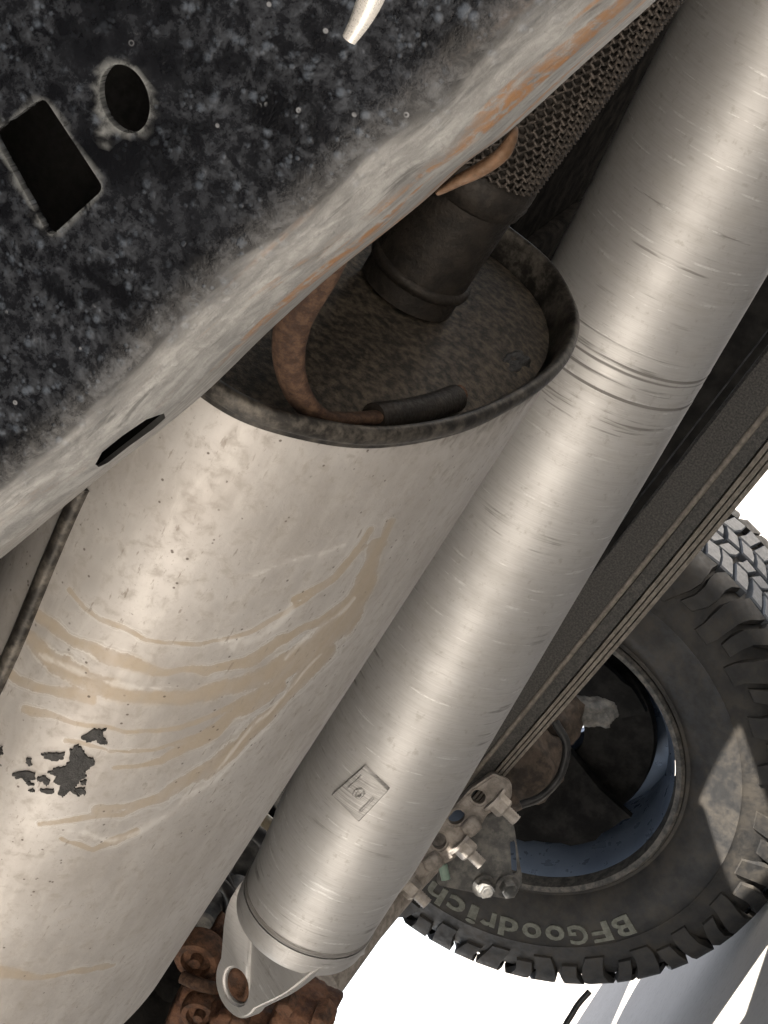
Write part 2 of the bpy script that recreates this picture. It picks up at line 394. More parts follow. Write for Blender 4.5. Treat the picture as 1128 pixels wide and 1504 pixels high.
# ------------------------------------------------------------------ frame rail in the foreground
YW, YE = .55, .615                         # web plane, far edge of the bottom flange
edge_px = [(-230, 985), (-120, 905), (-50, 858), (0, 822), (145, 703), (290, 588), (400, 483), (490, 402), (575, 335), (630, 290), (690, 236), (755, 188), (860, 93), (960, 5), (1060, -88), (1180, -200)]
edge_w = smooth_path([atY(x, y, YE) for x, y in edge_px], 14)
Rd = (atY(860, 93, YE) - atY(145, 703, YE)).normalized()
Nd = Rd.cross(Vector((0, 1, 0))).normalized()
if Nd.z > 0: Nd = -Nd                      # in the web plane, towards the flange
rb, th = .030, .0035
dep = YE - YW
def rail_profile():
    o = []                                   # (y offset from web plane, t up from flange underside)
    for k in range(81): o.append((0, .26 - (.26 - rb) * k / 80))
    for k in range(1, 21):
        a = k / 20 * math.pi / 2; o.append((rb - rb * math.cos(a), rb - rb * math.sin(a)))
    for k in range(1, 13): o.append((rb + (dep - rb - .003) * k / 12, 0))
    o += [(dep - .001, .0008), (dep, .0025), (dep - .0005, th)]
    i = [(rb + (dep - rb - .003) * k / 6, th) for k in range(6, -1, -1)]
    for k in range(7, -1, -1):
        a = k / 8 * math.pi / 2; i.append((rb - (rb - th) * math.cos(a), rb - (rb - th) * math.sin(a)))
    for k in range(1, 21): i.append((th, rb + (.26 - rb) * k / 20))
    return o + i
RP = rail_profile(); NP = len(RP)
V, Fc = [], []
for i, E in enumerate(edge_w):
    for (y, t) in RP: V.append(E + Vector((0, y - dep, 0)) - Nd * t)
for i in range(len(edge_w) - 1):
    for k in range(NP):
        k2 = (k + 1) % NP; Fc.append((i * NP + k, i * NP + k2, (i + 1) * NP + k2, (i + 1) * NP + k))
Fc.append(tuple(range(NP))); Fc.append(tuple((len(edge_w) - 1) * NP + k for k in range(NP)))
rail = thing('frame_rail', 'corroded black steel frame rail with a round and a square hole, in the upper left', 'frame rail', edge_w[60])
def pxpoly_round(pts, r, n=5):
    out = []; m = len(pts)
    for i in range(m):
        p0, p1, p2 = Vector(pts[i - 1]), Vector(pts[i]), Vector(pts[(i + 1) % m])
        a = p1 + (p0 - p1).normalized() * r; b = p1 + (p2 - p1).normalized() * r
        for k in range(n + 1):
            t = k / n; out.append((a * (1 - t) ** 2 + p1 * 2 * t * (1 - t) + b * t * t))
    return out
rect_px = pxpoly_round([(-12, 196), (64, 142), (153, 277), (73, 349)], 13)
c_h = (183, 145); circ_px = []
for k in range(40):
    a = 2 * math.pi * k / 40; u, v = 52 * math.cos(a), 35 * math.sin(a)
    ang = math.radians(-24)
    circ_px.append((c_h[0] + u * -math.sin(ang) * -1 * .36 / .4067 * .9 * 1.0 if False else c_h[0] + u * math.sin(math.radians(18)) + v * math.cos(math.radians(18)), c_h[1] + u * math.cos(math.radians(18)) - v * math.sin(math.radians(18))))
slot_px = [(140, 682), (150, 664), (180, 640), (215, 616), (241, 607), (243, 614), (225, 630), (190, 655), (158, 680), (145, 686)]
cutters = []
def cutter(polyA, polyB):
    n = len(polyA)
    me = bpy.data.meshes.new('cut'); me.from_pydata([tuple(p) for p in list(polyA) + list(polyB)], [], [tuple(range(n)), tuple(range(n, 2 * n))] + [(i, (i + 1) % n, n + (i + 1) % n, n + i) for i in range(n)])
    bm = bmesh.new(); bm.from_mesh(me); bmesh.ops.recalc_face_normals(bm, faces=bm.faces); bm.to_mesh(me); bm.free()
    o = bpy.data.objects.new('cut', me); COL.objects.link(o); cutters.append(o)
for poly in (rect_px, circ_px):
    P = [atY(p[0], p[1], YW) for p in poly]; cutter([p + Vector((0, -.03, 0)) for p in P], [p + Vector((0, .012, 0)) for p in P])
zc = [(atY(p[0], p[1], YW + .02) - CAMP) for p in slot_px]
cutter([CAMP + q * .90 for q in zc], [CAMP + q * 1.045 for q in zc])
web = obj('web', V, Fc, M['rail'], rail)
for c in cutters:
    md = web.modifiers.new('b', 'BOOLEAN'); md.operation = 'DIFFERENCE'; md.object = c; md.solver = 'EXACT'
dg = bpy.context.evaluated_depsgraph_get()
me2 = bpy.data.meshes.new_from_object(web.evaluated_get(dg)); web.modifiers.clear(); web.data = me2
for c in cutters: bpy.data.objects.remove(c)
for p in me2.polygons: p.use_smooth = True
if not me2.materials: me2.materials.append(M['rail'])
def np_co(o):
    me = o.data; a = np.empty(len(me.vertices) * 3, np.float32); me.vertices.foreach_get('co', a)
    return a.reshape(-1, 3) + np.array(wloc(o), np.float32)
def set_attr(o, name, arr):
    me = o.data
    if name in me.attributes: me.attributes.remove(me.attributes[name])
    if arr.ndim == 2:
        a = me.attributes.new(name, 'FLOAT_VECTOR', 'POINT'); a.data.foreach_set('vector', arr.astype(np.float32).ravel())
    else:
        a = me.attributes.new(name, 'FLOAT', 'POINT'); a.data.foreach_set('value', arr.astype(np.float32))
def sstep(x, a, b):
    t = np.clip((x - a) / (b - a), 0, 1); return t * t * (3 - 2 * t)
def seg_dist(X, Y, pts, closed=False):
    "distance of pixel arrays to a polyline"
    d = np.full(X.shape, 1e9)
    P = list(pts) + ([pts[0]] if closed else [])
    for (a, b) in zip(P[:-1], P[1:]):
        ax, ay = a[0], a[1]; bx, by = b[0], b[1]; vx, vy = bx - ax, by - ay; L = vx * vx + vy * vy + 1e-9
        t = np.clip(((X - ax) * vx + (Y - ay) * vy) / L, 0, 1)
        d = np.minimum(d, np.hypot(X - ax - t * vx, Y - ay - t * vy))
    return d
autosmooth(web, 40)
wc = np_co(web); X, Y, Z = proj(wc)
s_ = (wc - np.array(edge_w[60])) @ np.array(Rd); t_ = (wc - np.array(edge_w[60])) @ np.array(Nd); y_ = wc[:, 1] - YW
# nearest flange-edge height at this station
ew = np.array([tuple(e) for e in edge_w]); es = (ew - ew[60]) @ np.array(Rd); et = (ew - ew[60]) @ np.array(Nd)
o_ = np.argsort(es); t_rel = np.interp(s_, es[o_], et[o_]) - t_           # height above the flange underside
arc = np.where(y_ < rb * .999, np.where(t_rel > rb, t_rel - rb, 0), 0)
ang_ = np.arctan2(np.clip(rb - t_rel, 0, None), np.clip(rb - y_, 1e-6, None))
prof = np.where(y_ >= rb, rb * math.pi / 2 + y_ - rb, np.where(t_rel > rb, rb - t_rel, rb * ang_))
set_attr(web, 'co', np.stack([s_, prof, 0 * s_], 1))
set_attr(web, 'edge', sstep(prof, -.012, .052))
set_attr(web, 'rust', sstep(prof, -.004, .03) * sstep(X, 180, 480) * .95 + .12)
hal = np.maximum(sstep(seg_dist(X, Y, circ_px, True), 9, 1), sstep(seg_dist(X, Y, rect_px, True), 5, 1) * .7)
hal = np.maximum(hal, sstep(seg_dist(X, Y, [(152, 130), (150, 160), (157, 178), (150, 208)]), 9, 3))
set_attr(web, 'halo', hal)
cl = np.exp(-((X - 240) / 55) ** 2 - ((Y - 95) / 60) ** 2) + np.exp(-((X - 190) / 60) ** 2 - ((Y - 235) / 45) ** 2) + .9 * np.exp(-((X - 120) / 60) ** 2 - ((Y - 80) / 40) ** 2) + .6 * np.exp(-((X - 290) / 70) ** 2 - ((Y - 330) / 60) ** 2) + .9 * np.exp(-((X - 150) / 40) ** 2 - ((Y - 10) / 40) ** 2)
set_attr(web, 'clean', np.clip(cl, 0, 1))
# closed back of the box section
Vb, Fb = [], []
for i, E in enumerate(edge_w):
    for (y, t) in ((dep - .006, th + .0005), (dep - .006, .255), (th + .001, .255)): Vb.append(E + Vector((0, y - dep, 0)) - Nd * t)
for i in range(len(edge_w) - 1):
    for k in range(2): Fb.append((i * 3 + k, i * 3 + k + 1, i * 3 + k + 4, i * 3 + k + 3))
obj('inner_wall', Vb, Fb, M['inside'], rail, smooth=False)
# turned rusty lip under the flange
lp = smooth_path([atY(644, 283, YE + .006), atY(672, 266, YE + .004), atY(704, 250, YE + .002), atY(736, 228, YE), atY(750, 207, YE + .002), atY(757, 190, YE + .006)], 8)
n = len(lp); rr = [.0008 + .0018 * math.sin(math.pi * min(1, (i + .5) / n)) ** .7 for i in range(n)]
V, Fc, UV = tube_data(lp, rr, 16, flat=1.9, up=Vector((0, 1, 0)))
obj('flange_lip', V, Fc, M['lip'], rail, uv=UV)
# near-white bead added on the web to stand in for a glint
gp = smooth_path([atY(556, -30, YW + .0012), atY(543, 5, YW + .0012), atY(530, 32, YW + .0012), atY(514, 58, YW + .0012)], 6); n = len(gp)
tube('glint_bead', gp, [.0052 - .0026 * i / n for i in range(n)], M['glint'], rail, 12)
# little rivet-like blisters
# ------------------------------------------------------------------ muffler
mr = at(553, 433, .90); m2 = at(200, 1057, 1.06)
ma = (mr - m2).normalized()                              # axis towards the near, open end
e1 = (Uv @ R.transposed() if False else Vector((0, 0, 1))); e1 = (e1 - ma * e1.dot(ma)).normalized()
e2 = ma.cross(e1).normalized()
if e2.y > 0: e2 = -e2                                   # towards the camera side
PHI = math.radians(10)
e1, e2 = e1 * math.cos(PHI) - e2 * math.sin(PHI), e2 * math.cos(PHI) + e1 * math.sin(PHI)
HU, HL, EX = .0815, .150, 2.25
def oval(th, k=1.0, off=0.0):
    c, s = math.cos(th), math.sin(th)
    return e1 * (math.copysign(abs(c) ** (2 / EX), c) * (HU * k + off)) + e2 * (math.copysign(abs(s) ** (2 / EX), s) * (HL * k + off))
mlen = -axis_param(mr, ma, 30, 1420) 
muf = thing('muffler', 'oval aluminised muffler with tan water stains and a dark open rim, in the centre', 'muffler', m2)
NA, NTH = 260, 420
V, Fc, UV = [], [], []
arcs = [0]
for k in range(NTH): arcs.append(arcs[-1] + (oval(2 * math.pi * (k + 1) / NTH) - oval(2 * math.pi * k / NTH)).length)
stations = [(.004 + (mlen - .004) * i / NA, 0) for i in range(NA + 1)] + [(mlen + .004, -.004), (mlen + .012, -.012), (mlen + .03, -.03)]
for (s, off) in stations:
    for k in range(NTH):
        p = mr - ma * s + oval(2 * math.pi * k / NTH, 1, off); V.append(p); UV.append((s, arcs[k], 0))
for i in range(len(stations) - 1):
    for k in range(NTH):
        k2 = (k + 1) % NTH; Fc.append((i * NTH + k, i * NTH + k2, (i + 1) * NTH + k2, (i + 1) * NTH + k))
Fc.append(tuple((len(stations) - 1) * NTH + k for k in range(NTH)))
mbody = obj('shell', V, Fc, M['muffler'], muf, uv=UV)
wc = np_co(mbody); X, Y, Z = proj(wc)
def bands(lst, X, Y):
    r = np.zeros(X.shape)
    for pts, wd in lst:
        d = np.full(X.shape, 1e9); nseg = len(pts) - 1
        dd = seg_dist(X, Y, pts)
        r = np.maximum(r, 1 - sstep(dd, wd * .35, wd * 1.5))
    return r
st_lines = [
    ([(44, 938), (80, 972), (130, 1000), (200, 1018), (280, 1024), (340, 1010), (400, 985), (450, 960), (500, 915), (545, 835), (555, 805)], 13),
    ([(60, 905), (100, 938), (160, 965), (240, 984), (300, 985)], 10),
    ([(300, 985), (360, 970), (410, 940), (470, 915), (520, 880), (552, 815)], 8),
    ([(10, 985), (60, 1012), (140, 1025)], 8),
    ([(140, 1190), (230, 1175), (320, 1120), (390, 1060), (440, 1000), (480, 955)], 12),
    ([(60, 1210), (100, 1200), (180, 1195), (240, 1170)], 9),
    ([(160, 1130), (230, 1118), (290, 1090), (350, 1050), (410, 1005)], 8),
    ([(360, 1080), (420, 1020), (470, 950), (520, 900), (548, 850), (556, 800)], 9),
    ([(480, 935), (530, 880), (556, 810), (575, 765)], 5),
    ([(90, 1228), (140, 1246), (200, 1215)], 5),
    ([(0, 1432), (60, 1436), (120, 1425), (165, 1418)], 6),
    ([(100, 868), (150, 915), (215, 940), (290, 945), (350, 930), (420, 900), (490, 850), (540, 800)], 4),
    ([(40, 1040), (110, 1062), (190, 1072), (270, 1066), (340, 1040), (400, 1005), (450, 960), (505, 900)], 6),
    ([(90, 1090), (160, 1104), (230, 1100), (300, 1078), (370, 1030), (430, 985), (490, 930), (540, 860)], 5),
    ([(430, 880), (480, 850), (520, 815), (550, 775)], 4),
]
uvn = np.array(UV)
def warp(co, sc, seed, amp):
    return amp * np.array([mn.noise(Vector((a * sc, b * sc, seed))) + .5 * mn.noise(Vector((a * sc * 2.7, b * sc * 2.7, seed + 9))) for a, b in co[:, :2]])
X0, Y0 = X, Y
X = X0 + warp(uvn, 30, 1.3, 9); Y = Y0 + warp(uvn, 30, 7.7, 9)
wv = 1 + warp(uvn, 14, 4.2, .9)
def bands(lst, X, Y):
    r = np.zeros(X.shape)
    for pts, wd in lst:
        dd = seg_dist(X, Y, pts) / np.clip(wv, .45, 1.7)
        r = np.maximum(r, 1 - np.clip(dd / (wd * 1.75), 0, 1))
    return r
set_attr(mbody, 'stain', bands(st_lines, X, Y))
chalk = bands([([(320, 942), (365, 935), (410, 915), (430, 895)], 8), ([(340, 950), (350, 935)], 7), ([(60, 960), (150, 1000), (260, 1010)], 5),
               ([(420, 970), (470, 925), (520, 880)], 3), ([(100, 1215), (170, 1232), (250, 1195), (330, 1130), (400, 1070)], 5), ([(370, 850), (440, 820), (510, 800)], 4), ([(300, 1150), (420, 1010), (470, 960)], 3)], X, Y)
set_attr(mbody, 'chalk', chalk)
X, Y = X0, Y0
dirt = np.maximum(sstep(seg_dist(X, Y, [(760, 590), (720, 640), (640, 700)]), 60, 10) * .40, sstep(seg_dist(X, Y, [(110, 735), (60, 850), (0, 1010)]), 14, 2) * .9)
dirt = np.maximum(dirt, sstep(uvn[:, 0], .030, .012) * (.36 + .25 * sstep(X, 480, 740)))
set_attr(mbody, 'dirt', dirt)
# rolled rim
V, Fc, UV = [], [], []
prof = [(.0085, .0002), (.0080, .0008), (.0058, .0010), (.0052, .0020), (.0034, .0030), (.0005, .0033), (-.0018, .0026), (-.0028, .0012), (-.0034, -.0008), (-.0015, -.0026), (.002, -.0032), (.020, -.0045)]
for (s, off) in prof:
    for k in range(220):
        wob = .0003 * math.sin(k * .31) + .0003 * math.sin(k * .13 + 1)
        V.append(mr - ma * (s + wob) + oval(2 * math.pi * k / 220, 1, off)); UV.append((s, k * .003, 0))
for i in range(len(prof) - 1):
    for k in range(220):
        k2 = (k + 1) % 220; Fc.append((i * 220 + k, i * 220 + k2, (i + 1) * 220 + k2, (i + 1) * 220 + k))
obj('rim', V, Fc, M['rim'], muf, uv=UV)
# recessed end cap, gently domed
V, Fc = [], []; NR = 14
for j in range(NR + 1):
    q = 1 - j / NR; dome = .0125 - .006 * math.sin(min(1, (1 - q) * 2.2) * math.pi / 2)
    for k in range(96): V.append(mr - ma * dome + oval(2 * math.pi * k / 96, max(q, .001) * (1 - .0055 / HU)))
for j in range(NR):
    for k in range(96):
        k2 = (k + 1) % 96; Fc.append((j * 96 + k, j * 96 + k2, (j + 1) * 96 + k2, (j + 1) * 96 + k))
capo = obj('end_cap', V, Fc, M['cap'], muf)
# lock seam down the left side
s0, s1 = [], []
seam_px = [(118, 712), (98, 755), (72, 815), (45, 880), (18, 945), (-10, 1005), (-45, 1080)]
muf_bvh = BVHTree.FromPolygons([mbody.matrix_basis.to_translation() + v.co + wloc(muf) for v in mbody.data.vertices], [tuple(p.vertices) for p in mbody.data.polygons])
def hit(px, py, bvh, off=0.0):
    d = (R @ ray(px, py)).normalized(); loc, nor, idx, dist = bvh.ray_cast(CAMP, d)
    if loc is None: return None
    if nor.dot(d) > 0: nor = -nor
    return loc + nor * off
sp = [hit(x + 6, y, muf_bvh, 0) for x, y in seam_px]
sp = [p for p in sp if p is not None]
if len(sp) > 2: tube('lock_seam', smooth_path(sp, 6), .0042, M['rim'], muf, 10)
# inlet neck
capc = at(612, 404, .925)
inl = smooth_path([capc - (at(706, 255, .90) - capc) * .15, at(630, 374, .918), at(668, 316, .906), at(704, 260, .893)], 6)
n = len(inl)
tube('inlet_neck', inl, .0245, M['pipe'], muf, 40)
d_in = (at(668, 316, .906) - capc).normalized()
for s, r1 in ((.005, .0262), (.058, .0266)):
    V, Fc, UV = lathe_data(capc + d_in * s, d_in, [(-.003, .024), (-.003, r1), (0, r1 + .001), (.003, r1), (.003, .024)], 48)
    obj('weld_ring', V, Fc, M['pipe'], muf)
# black tar clump on the cap
bm = bmesh.new(); bmesh.ops.create_icosphere(bm, subdivisions=4, radius=1)
from mathutils import noise as mn
cen = at(738, 545, .938); 
V = [cen + (e1 * v.co.x * .010 + e2 * v.co.y * .022 + ma * v.co.z * .008) * (1 + .35 * mn.noise(v.co * 3)) for v in bm.verts]
Fc = [tuple(v.index for v in f.verts) for f in bm.faces]; bm.free()
obj('tar_clump', V, Fc, M['flake'], muf)
# flaking black patches on the shell
flakes = [[(120, 1082), (140, 1070), (155, 1070), (150, 1078), (158, 1090), (150, 1092), (140, 1085), (128, 1088)],
          [(62, 1107), (75, 1104), (97, 1105), (92, 1113), (80, 1116), (70, 1114)],
          [(103, 1100), (115, 1093), (123, 1102), (128, 1110), (139, 1114), (136, 1124), (124, 1130), (126, 1138), (112, 1150), (108, 1158), (118, 1168), (104, 1160), (98, 1164), (92, 1169), (85, 1164), (88, 1152), (80, 1146), (84, 1138), (70, 1134), (80, 1128), (96, 1124), (104, 1116)],
          [(20, 1136), (36, 1132), (50, 1134), (52, 1142), (44, 1146), (52, 1152), (42, 1151), (36, 1142), (24, 1142)],
          [(38, 1112), (46, 1112), (48, 1122), (42, 1124)], [(56, 1140), (66, 1139), (74, 1146), (68, 1152), (64, 1145), (57, 1146)],
          [(58, 1158), (80, 1158), (80, 1163), (62, 1163)], [(42, 1160), (50, 1157), (50, 1163)], [(110, 1158), (124, 1156), (125, 1166), (114, 1164)], [(118, 1146), (127, 1144), (126, 1150), (119, 1151)],
          [(0, 1098), (4, 1096), (5, 1106), (0, 1107)]]
for poly in flakes:
    P = []
    for i, a in enumerate(poly):
        b = poly[(i + 1) % len(poly)]
        for k in range(5):
            t = k / 5; P.append((a[0] * (1 - t) + b[0] * t + rng.uniform(-1.9, 1.9), a[1] * (1 - t) + b[1] * t + rng.uniform(-1.4, 1.4)))
    top = [hit(x, y, muf_bvh, .0011) for x, y in P]; bot = [hit(x, y, muf_bvh, -.0005) for x, y in P]
    if any(p is None for p in top + bot): continue
    cx, cy = sum(p[0] for p in P) / len(P), sum(p[1] for p in P) / len(P)
    n = len(P); V = top + bot; Fc = [tuple(range(n))] + [(i, (i + 1) % n, n + (i + 1) % n, n + i) for i in range(n)]
    o = obj('paint_flake', V, Fc, M['flake'], muf, smooth=False)
    bm = bmesh.new(); bm.from_mesh(o.data); bmesh.ops.triangulate(bm, faces=[f for f in bm.faces if len(f.verts) > 4]); bm.to_mesh(o.data); bm.free()
# rusty hanger strap and its sleeve along the rim
hg = thing('exhaust_hanger', 'rusty bent hanger rod running down from the rail to the muffler rim', 'hanger', at(445, 585, .80))
hp = smooth_path([at(492, 345, .715), at(468, 400, .735), at(432, 468, .755), at(424, 530, .772), at(440, 582, .787), at(470, 611, .80), at(512, 616, .815), at(560, 612, .83)], 10)
n = len(hp)
V, Fc, UV = tube_data(hp, [.0088 - .0028 * min(1, i / n * 1.4) for i in range(n)], 18, flat=.55, up=cv(0, 0, 1))
autosmooth(obj('rod', V, Fc, M['dkrust'] if False else M['rust'], hg, uv=UV), 60)
hp2 = [at(548, 613, .826), at(600, 606, .846), at(640, 596, .862), at(668, 585, .876)]
tube('sleeve', smooth_path(hp2, 6), .0065, M['pipe'], hg, 18)
tube('sleeve_tip', [at(640, 600, .866), at(652, 588, .868), at(676, 578, .878)], .0042, M['dkrust'], hg, 12)

# ------------------------------------------------------------------ knitted wire sleeve on the exhaust pipe
fp = thing('braided_exhaust_pipe', 'exhaust pipe wrapped in brown knitted wire mesh behind the rail', 'exhaust pipe', at(715, 240, .89))
pa, pb = at(712, 246, .89), at(985, -125, .815)
fd = (pb - pa).normalized(); PL = (pb - pa).length; PR = .0247
tube('core_pipe', [pa, pb], PR - .0014, M['pipe'], fp, 40)
fa, fb = frame_of(fd)
NC = 34; cell = 2 * math.pi * PR / NC; rowp = cell * .80; NRW = int(PL / rowp)
parts = []
def sp_(u, s, r): return pa + fd * s + (fa * math.cos(u) + fb * math.sin(u)) * r
def wire(p, q, r, up):
    d = (q - p).normalized(); a = up.normalized(); b = d.cross(a).normalized()
    v = [p + a * r, p - b * r * .8, p - a * r, p + b * r * .8, q + a * r, q - b * r * .8, q - a * r, q + b * r * .8]
    return v, [(0, 1, 5, 4), (1, 2, 6, 5), (2, 3, 7, 6), (3, 0, 4, 7)]
for i in range(NRW):
    for k in range(NC):
        s = i * rowp; u = (k + .5 * (i % 2)) * 2 * math.pi / NC; du = 2 * math.pi / NC
        j = lambda q: q + rng.uniform(-.45, .45)
        A = sp_(u - du * .5, s + j(.30) * rowp * .5, PR); B = sp_(u, s - rowp * .18, PR + .0016); Cc = sp_(u + du * .5, s + .15 * rowp, PR)
        D = sp_(u, s + rowp * .18 - rowp * .36, PR + .0016); E = sp_(u - du * .5, s + .85 * rowp, PR)
        up = (fa * math.cos(u) + fb * math.sin(u))
        parts += [wire(A, B, .0011, up), wire(B, Cc, .0011, up), wire(A, E, .0009, up)]
V, Fc = merge(parts)
obj('wire_mesh', V, Fc, M['mesh'], fp, kind='stuff')
V, Fc, UV = lathe_data(pa, fd, [(-.014, PR - .001), (-.011, PR + .0025), (-.002, PR + .003), (.004, PR + .0025), (.006, PR)], 48)
obj('end_collar', V, Fc, M['pipe'], fp)

# ------------------------------------------------------------------ driveshaft
d1 = at(652, 967, 1.388); d2 = at(997, 335, 1.21)
da = (d2 - d1).normalized(); dl = (d2 - d1).length
rad = lambda s: .0605 + (.0632 - .0605) * s / dl
ds = thing('driveshaft', 'long scratched aluminium driveshaft tube with ring marks and a balance weight', 'driveshaft', d1)
sN = axis_param(d1, da, 500, 1245); sE = axis_param(d1, da, 440, 1316); sT = axis_param(d1, da, 1290, -210)
prof = [(sE, .0548)]
for k in range(1, 13): prof.append((sE + (sN - .012 - sE) * k / 12, .0548 + .0019 * k / 12))
for k in range(1, 11):
    t = k / 10; prof.append((sN - .012 + .030 * t, .0567 + (rad(sN) - .0567) * (t * t * (3 - 2 * t))))
s = sN + .02
while s < sT:
    prof.append((s, rad(s))); s += .001 if abs(s - axis_param(d1, da, 955, 500)) < .07 else .004
V, Fc, UV = lathe_data(d1, da, prof, 160, a=cv(0, 0, 1), cap0=True, cap1=True)
tubeo = obj('tube', V, Fc, M['shaft'], ds, uv=UV)
wc = np_co(tubeo); X, Y, Z = proj(wc); sv = (wc - np.array(d1)) @ np.array(da)
gr = np.zeros(len(sv))
q0 = axis_param(d1, da, 955, 500)
th_ = np.arctan2((wc - np.array(d1)) @ np.array(da.cross(cv(0, 0, 1)).normalized()), (wc - np.array(d1)) @ np.array(cv(0, 0, 1)))
RINGS = ((0, .0022, .95), (-.0045, .0014, .7), (-.0125, .0026, 1), (-.0170, .0013, .8), (-.0215, .0018, .95), (.012, .0012, .6), (.027, .0018, .55), (.034, .0010, .5), (.062, .0012, .4), (-.105, .001, .3), (-.235, .001, .3))
for i_, (dq, wd, am) in enumerate(RINGS):
    gr = np.maximum(gr, am * np.exp(-((sv - q0 - dq - .0006 * np.sin(th_ * 2 + i_)) / wd) ** 2) * (.62 + .38 * np.sin(th_ * 3.1 + i_ * 1.7)))
set_attr(tubeo, 'grime', gr)
# ring ridges standing proud
for dq in (-.0235, -.0105, .0015):
    q = q0 + dq; r0 = rad(q)
    V, Fc, UV = lathe_data(d1, da, [(q - .0012, r0 - .0003), (q - .0005, r0 + .0002), (q + .0005, r0 + .0002), (q + .0012, r0 - .0003)], 120, a=cv(0, 0, 1))
    o = obj('ring_mark', V, Fc, M['shaft'], ds, uv=UV); set_attr(o, 'grime', np.full(len(V), .3))
# yoke welded into the end: collar, then a flared ear with a bore
dv = da.cross(cv(0, 0, 1)).normalized()
if (R.transposed() @ dv).x < 0: dv = -dv                     # dv: to the right across the shaft, dn: to the camera
dn = (cv(0, 0, 1) - da * da.dot(cv(0, 0, 1))).normalized()
V, Fc, UV = lathe_data(d1, da, [(sE + .0026, .0546), (sE + .0019, .0558), (sE - .001, .0560), (sE - .0028, .0550)], 120, a=dn)
o = obj('weld_bead', V, Fc, M['shaft'], ds, uv=UV); set_attr(o, 'grime', np.full(len(V), .55))
# yoke body: cross-sections from a circle to two ears
def yoke_base():
    V, Fc, UV = [], [], []; seg = 96
    st = [(0, 0), (.008, .02), (.013, .06), (.018, .15), (.021, .35)]
    for (s, q) in st:
        r = .0558 * (1 - .10 * q)
        for k in range(seg):
            th = 2 * math.pi * k / seg
            V.append(d1 + da * (sE - .003 - s) + (dn * math.cos(th) + dv * math.sin(th)) * r); UV.append((s, th * r, 0))
    for i in range(len(st) - 1):
        for k in range(seg):
            k2 = (k + 1) % seg; Fc.append((i * seg + k, i * seg + k2, (i + 1) * seg + k2, (i + 1) * seg + k))
    Fc.append(tuple((len(st) - 1) * seg + k for k in range(seg)))
    return V, Fc, UV
V, Fc, UV = yoke_base(); o = obj('yoke', V, Fc, M['shaft'], ds, uv=UV); set_attr(o, 'grime', np.zeros(len(V))); autosmooth(o, 50)
# the near ear: a tapering tongue ending round a bore; axis of the bore pe
def ear(sign, name, Lr=.080):
    pe = (dn * .80 - dv * .60).normalized() * sign               # outward direction of the ear
    pw = da.cross(pe).normalized()
    hw, rr_ = .068, .0265                                    # half width at root, tip radius
    pts = []
    for k in range(9): t = k / 8; pts.append((-hw + (hw - rr_) * t ** .9, -.002 + (Lr - .002) * t))
    for k in range(1, 16): a = math.pi - math.pi * k / 16; pts.append((rr_ * math.cos(a), Lr + rr_ * math.sin(a)))
    for k in range(9): t = k / 8; pts.append((rr_ + (hw - rr_) * t ** 1.05, Lr - (Lr + .002) * t))
    def P(x, y, d):                                          # wraps round the tube at the root, flattens at the tip
        fl = max(0, min(1, y / (Lr * .75))); fl = fl * fl * (3 - 2 * fl); R0 = .0561
        a = x / .0561; curved = pe * (R0 * math.cos(a) + d) + pw * (R0 * math.sin(a)); flat = pe * (.0385 + d) + pw * x
        return d1 + da * (sE - .006 - y) + curved * (1 - fl) + flat * fl
    no = len(pts); bore = [(.0145 * math.cos(2 * math.pi * k / 32), Lr + .0005 + .0145 * math.sin(2 * math.pi * k / 32)) for k in range(32)]
    bm = bmesh.new()
    fr = [bm.verts.new(P(x, y, 0)) for x, y in pts]; br = [bm.verts.new(P(x, y, 0)) for x, y in bore]
    ee = [bm.edges.new((fr[i], fr[(i + 1) % no])) for i in range(no)] + [bm.edges.new((br[i], br[(i + 1) % 32])) for i in range(32)]
    bmesh.ops.triangle_fill(bm, use_beauty=True, edges=ee)
    ret = bmesh.ops.extrude_face_region(bm, geom=bm.faces[:])
    for v in ret['geom']:
        if isinstance(v, bmesh.types.BMVert): v.co -= pe * .014
    bmesh.ops.recalc_face_normals(bm, faces=bm.faces)
    rim = [e for e in bm.edges if len(e.link_faces) == 2 and e.calc_face_angle(0) > 1.0]
    bmesh.ops.bevel(bm, geom=rim, offset=.0022, segments=3, affect='EDGES')
    V = [v.co.copy() for v in bm.verts]; bm.verts.index_update(); Fc = [tuple(v.index for v in f.verts) for f in bm.faces]; bm.free()
    o = obj(name, V, Fc, M['shaft'], ds, uv=[((v - d1).dot(da), (v - d1).dot(pw), (v - d1).dot(pe)) for v in V]); set_attr(o, 'grime', np.zeros(len(V)))
    autosmooth(o, 35)
    c = P(0, Lr, 0) - pe * .0065
    V, Fc, UV = lathe_data(c, pe, [(-.008, .0138), (.003, .0138), (.0045, .012), (.0045, .009), (.003, .008), (.003, .0005)], 40)
    obj('bearing_cup', V, Fc, M['dkrust'], ds)
    return P(0, Lr, 0), pe
ec, epe = ear(1, 'yoke_ear'); ear(-1, 'yoke_ear', .05)
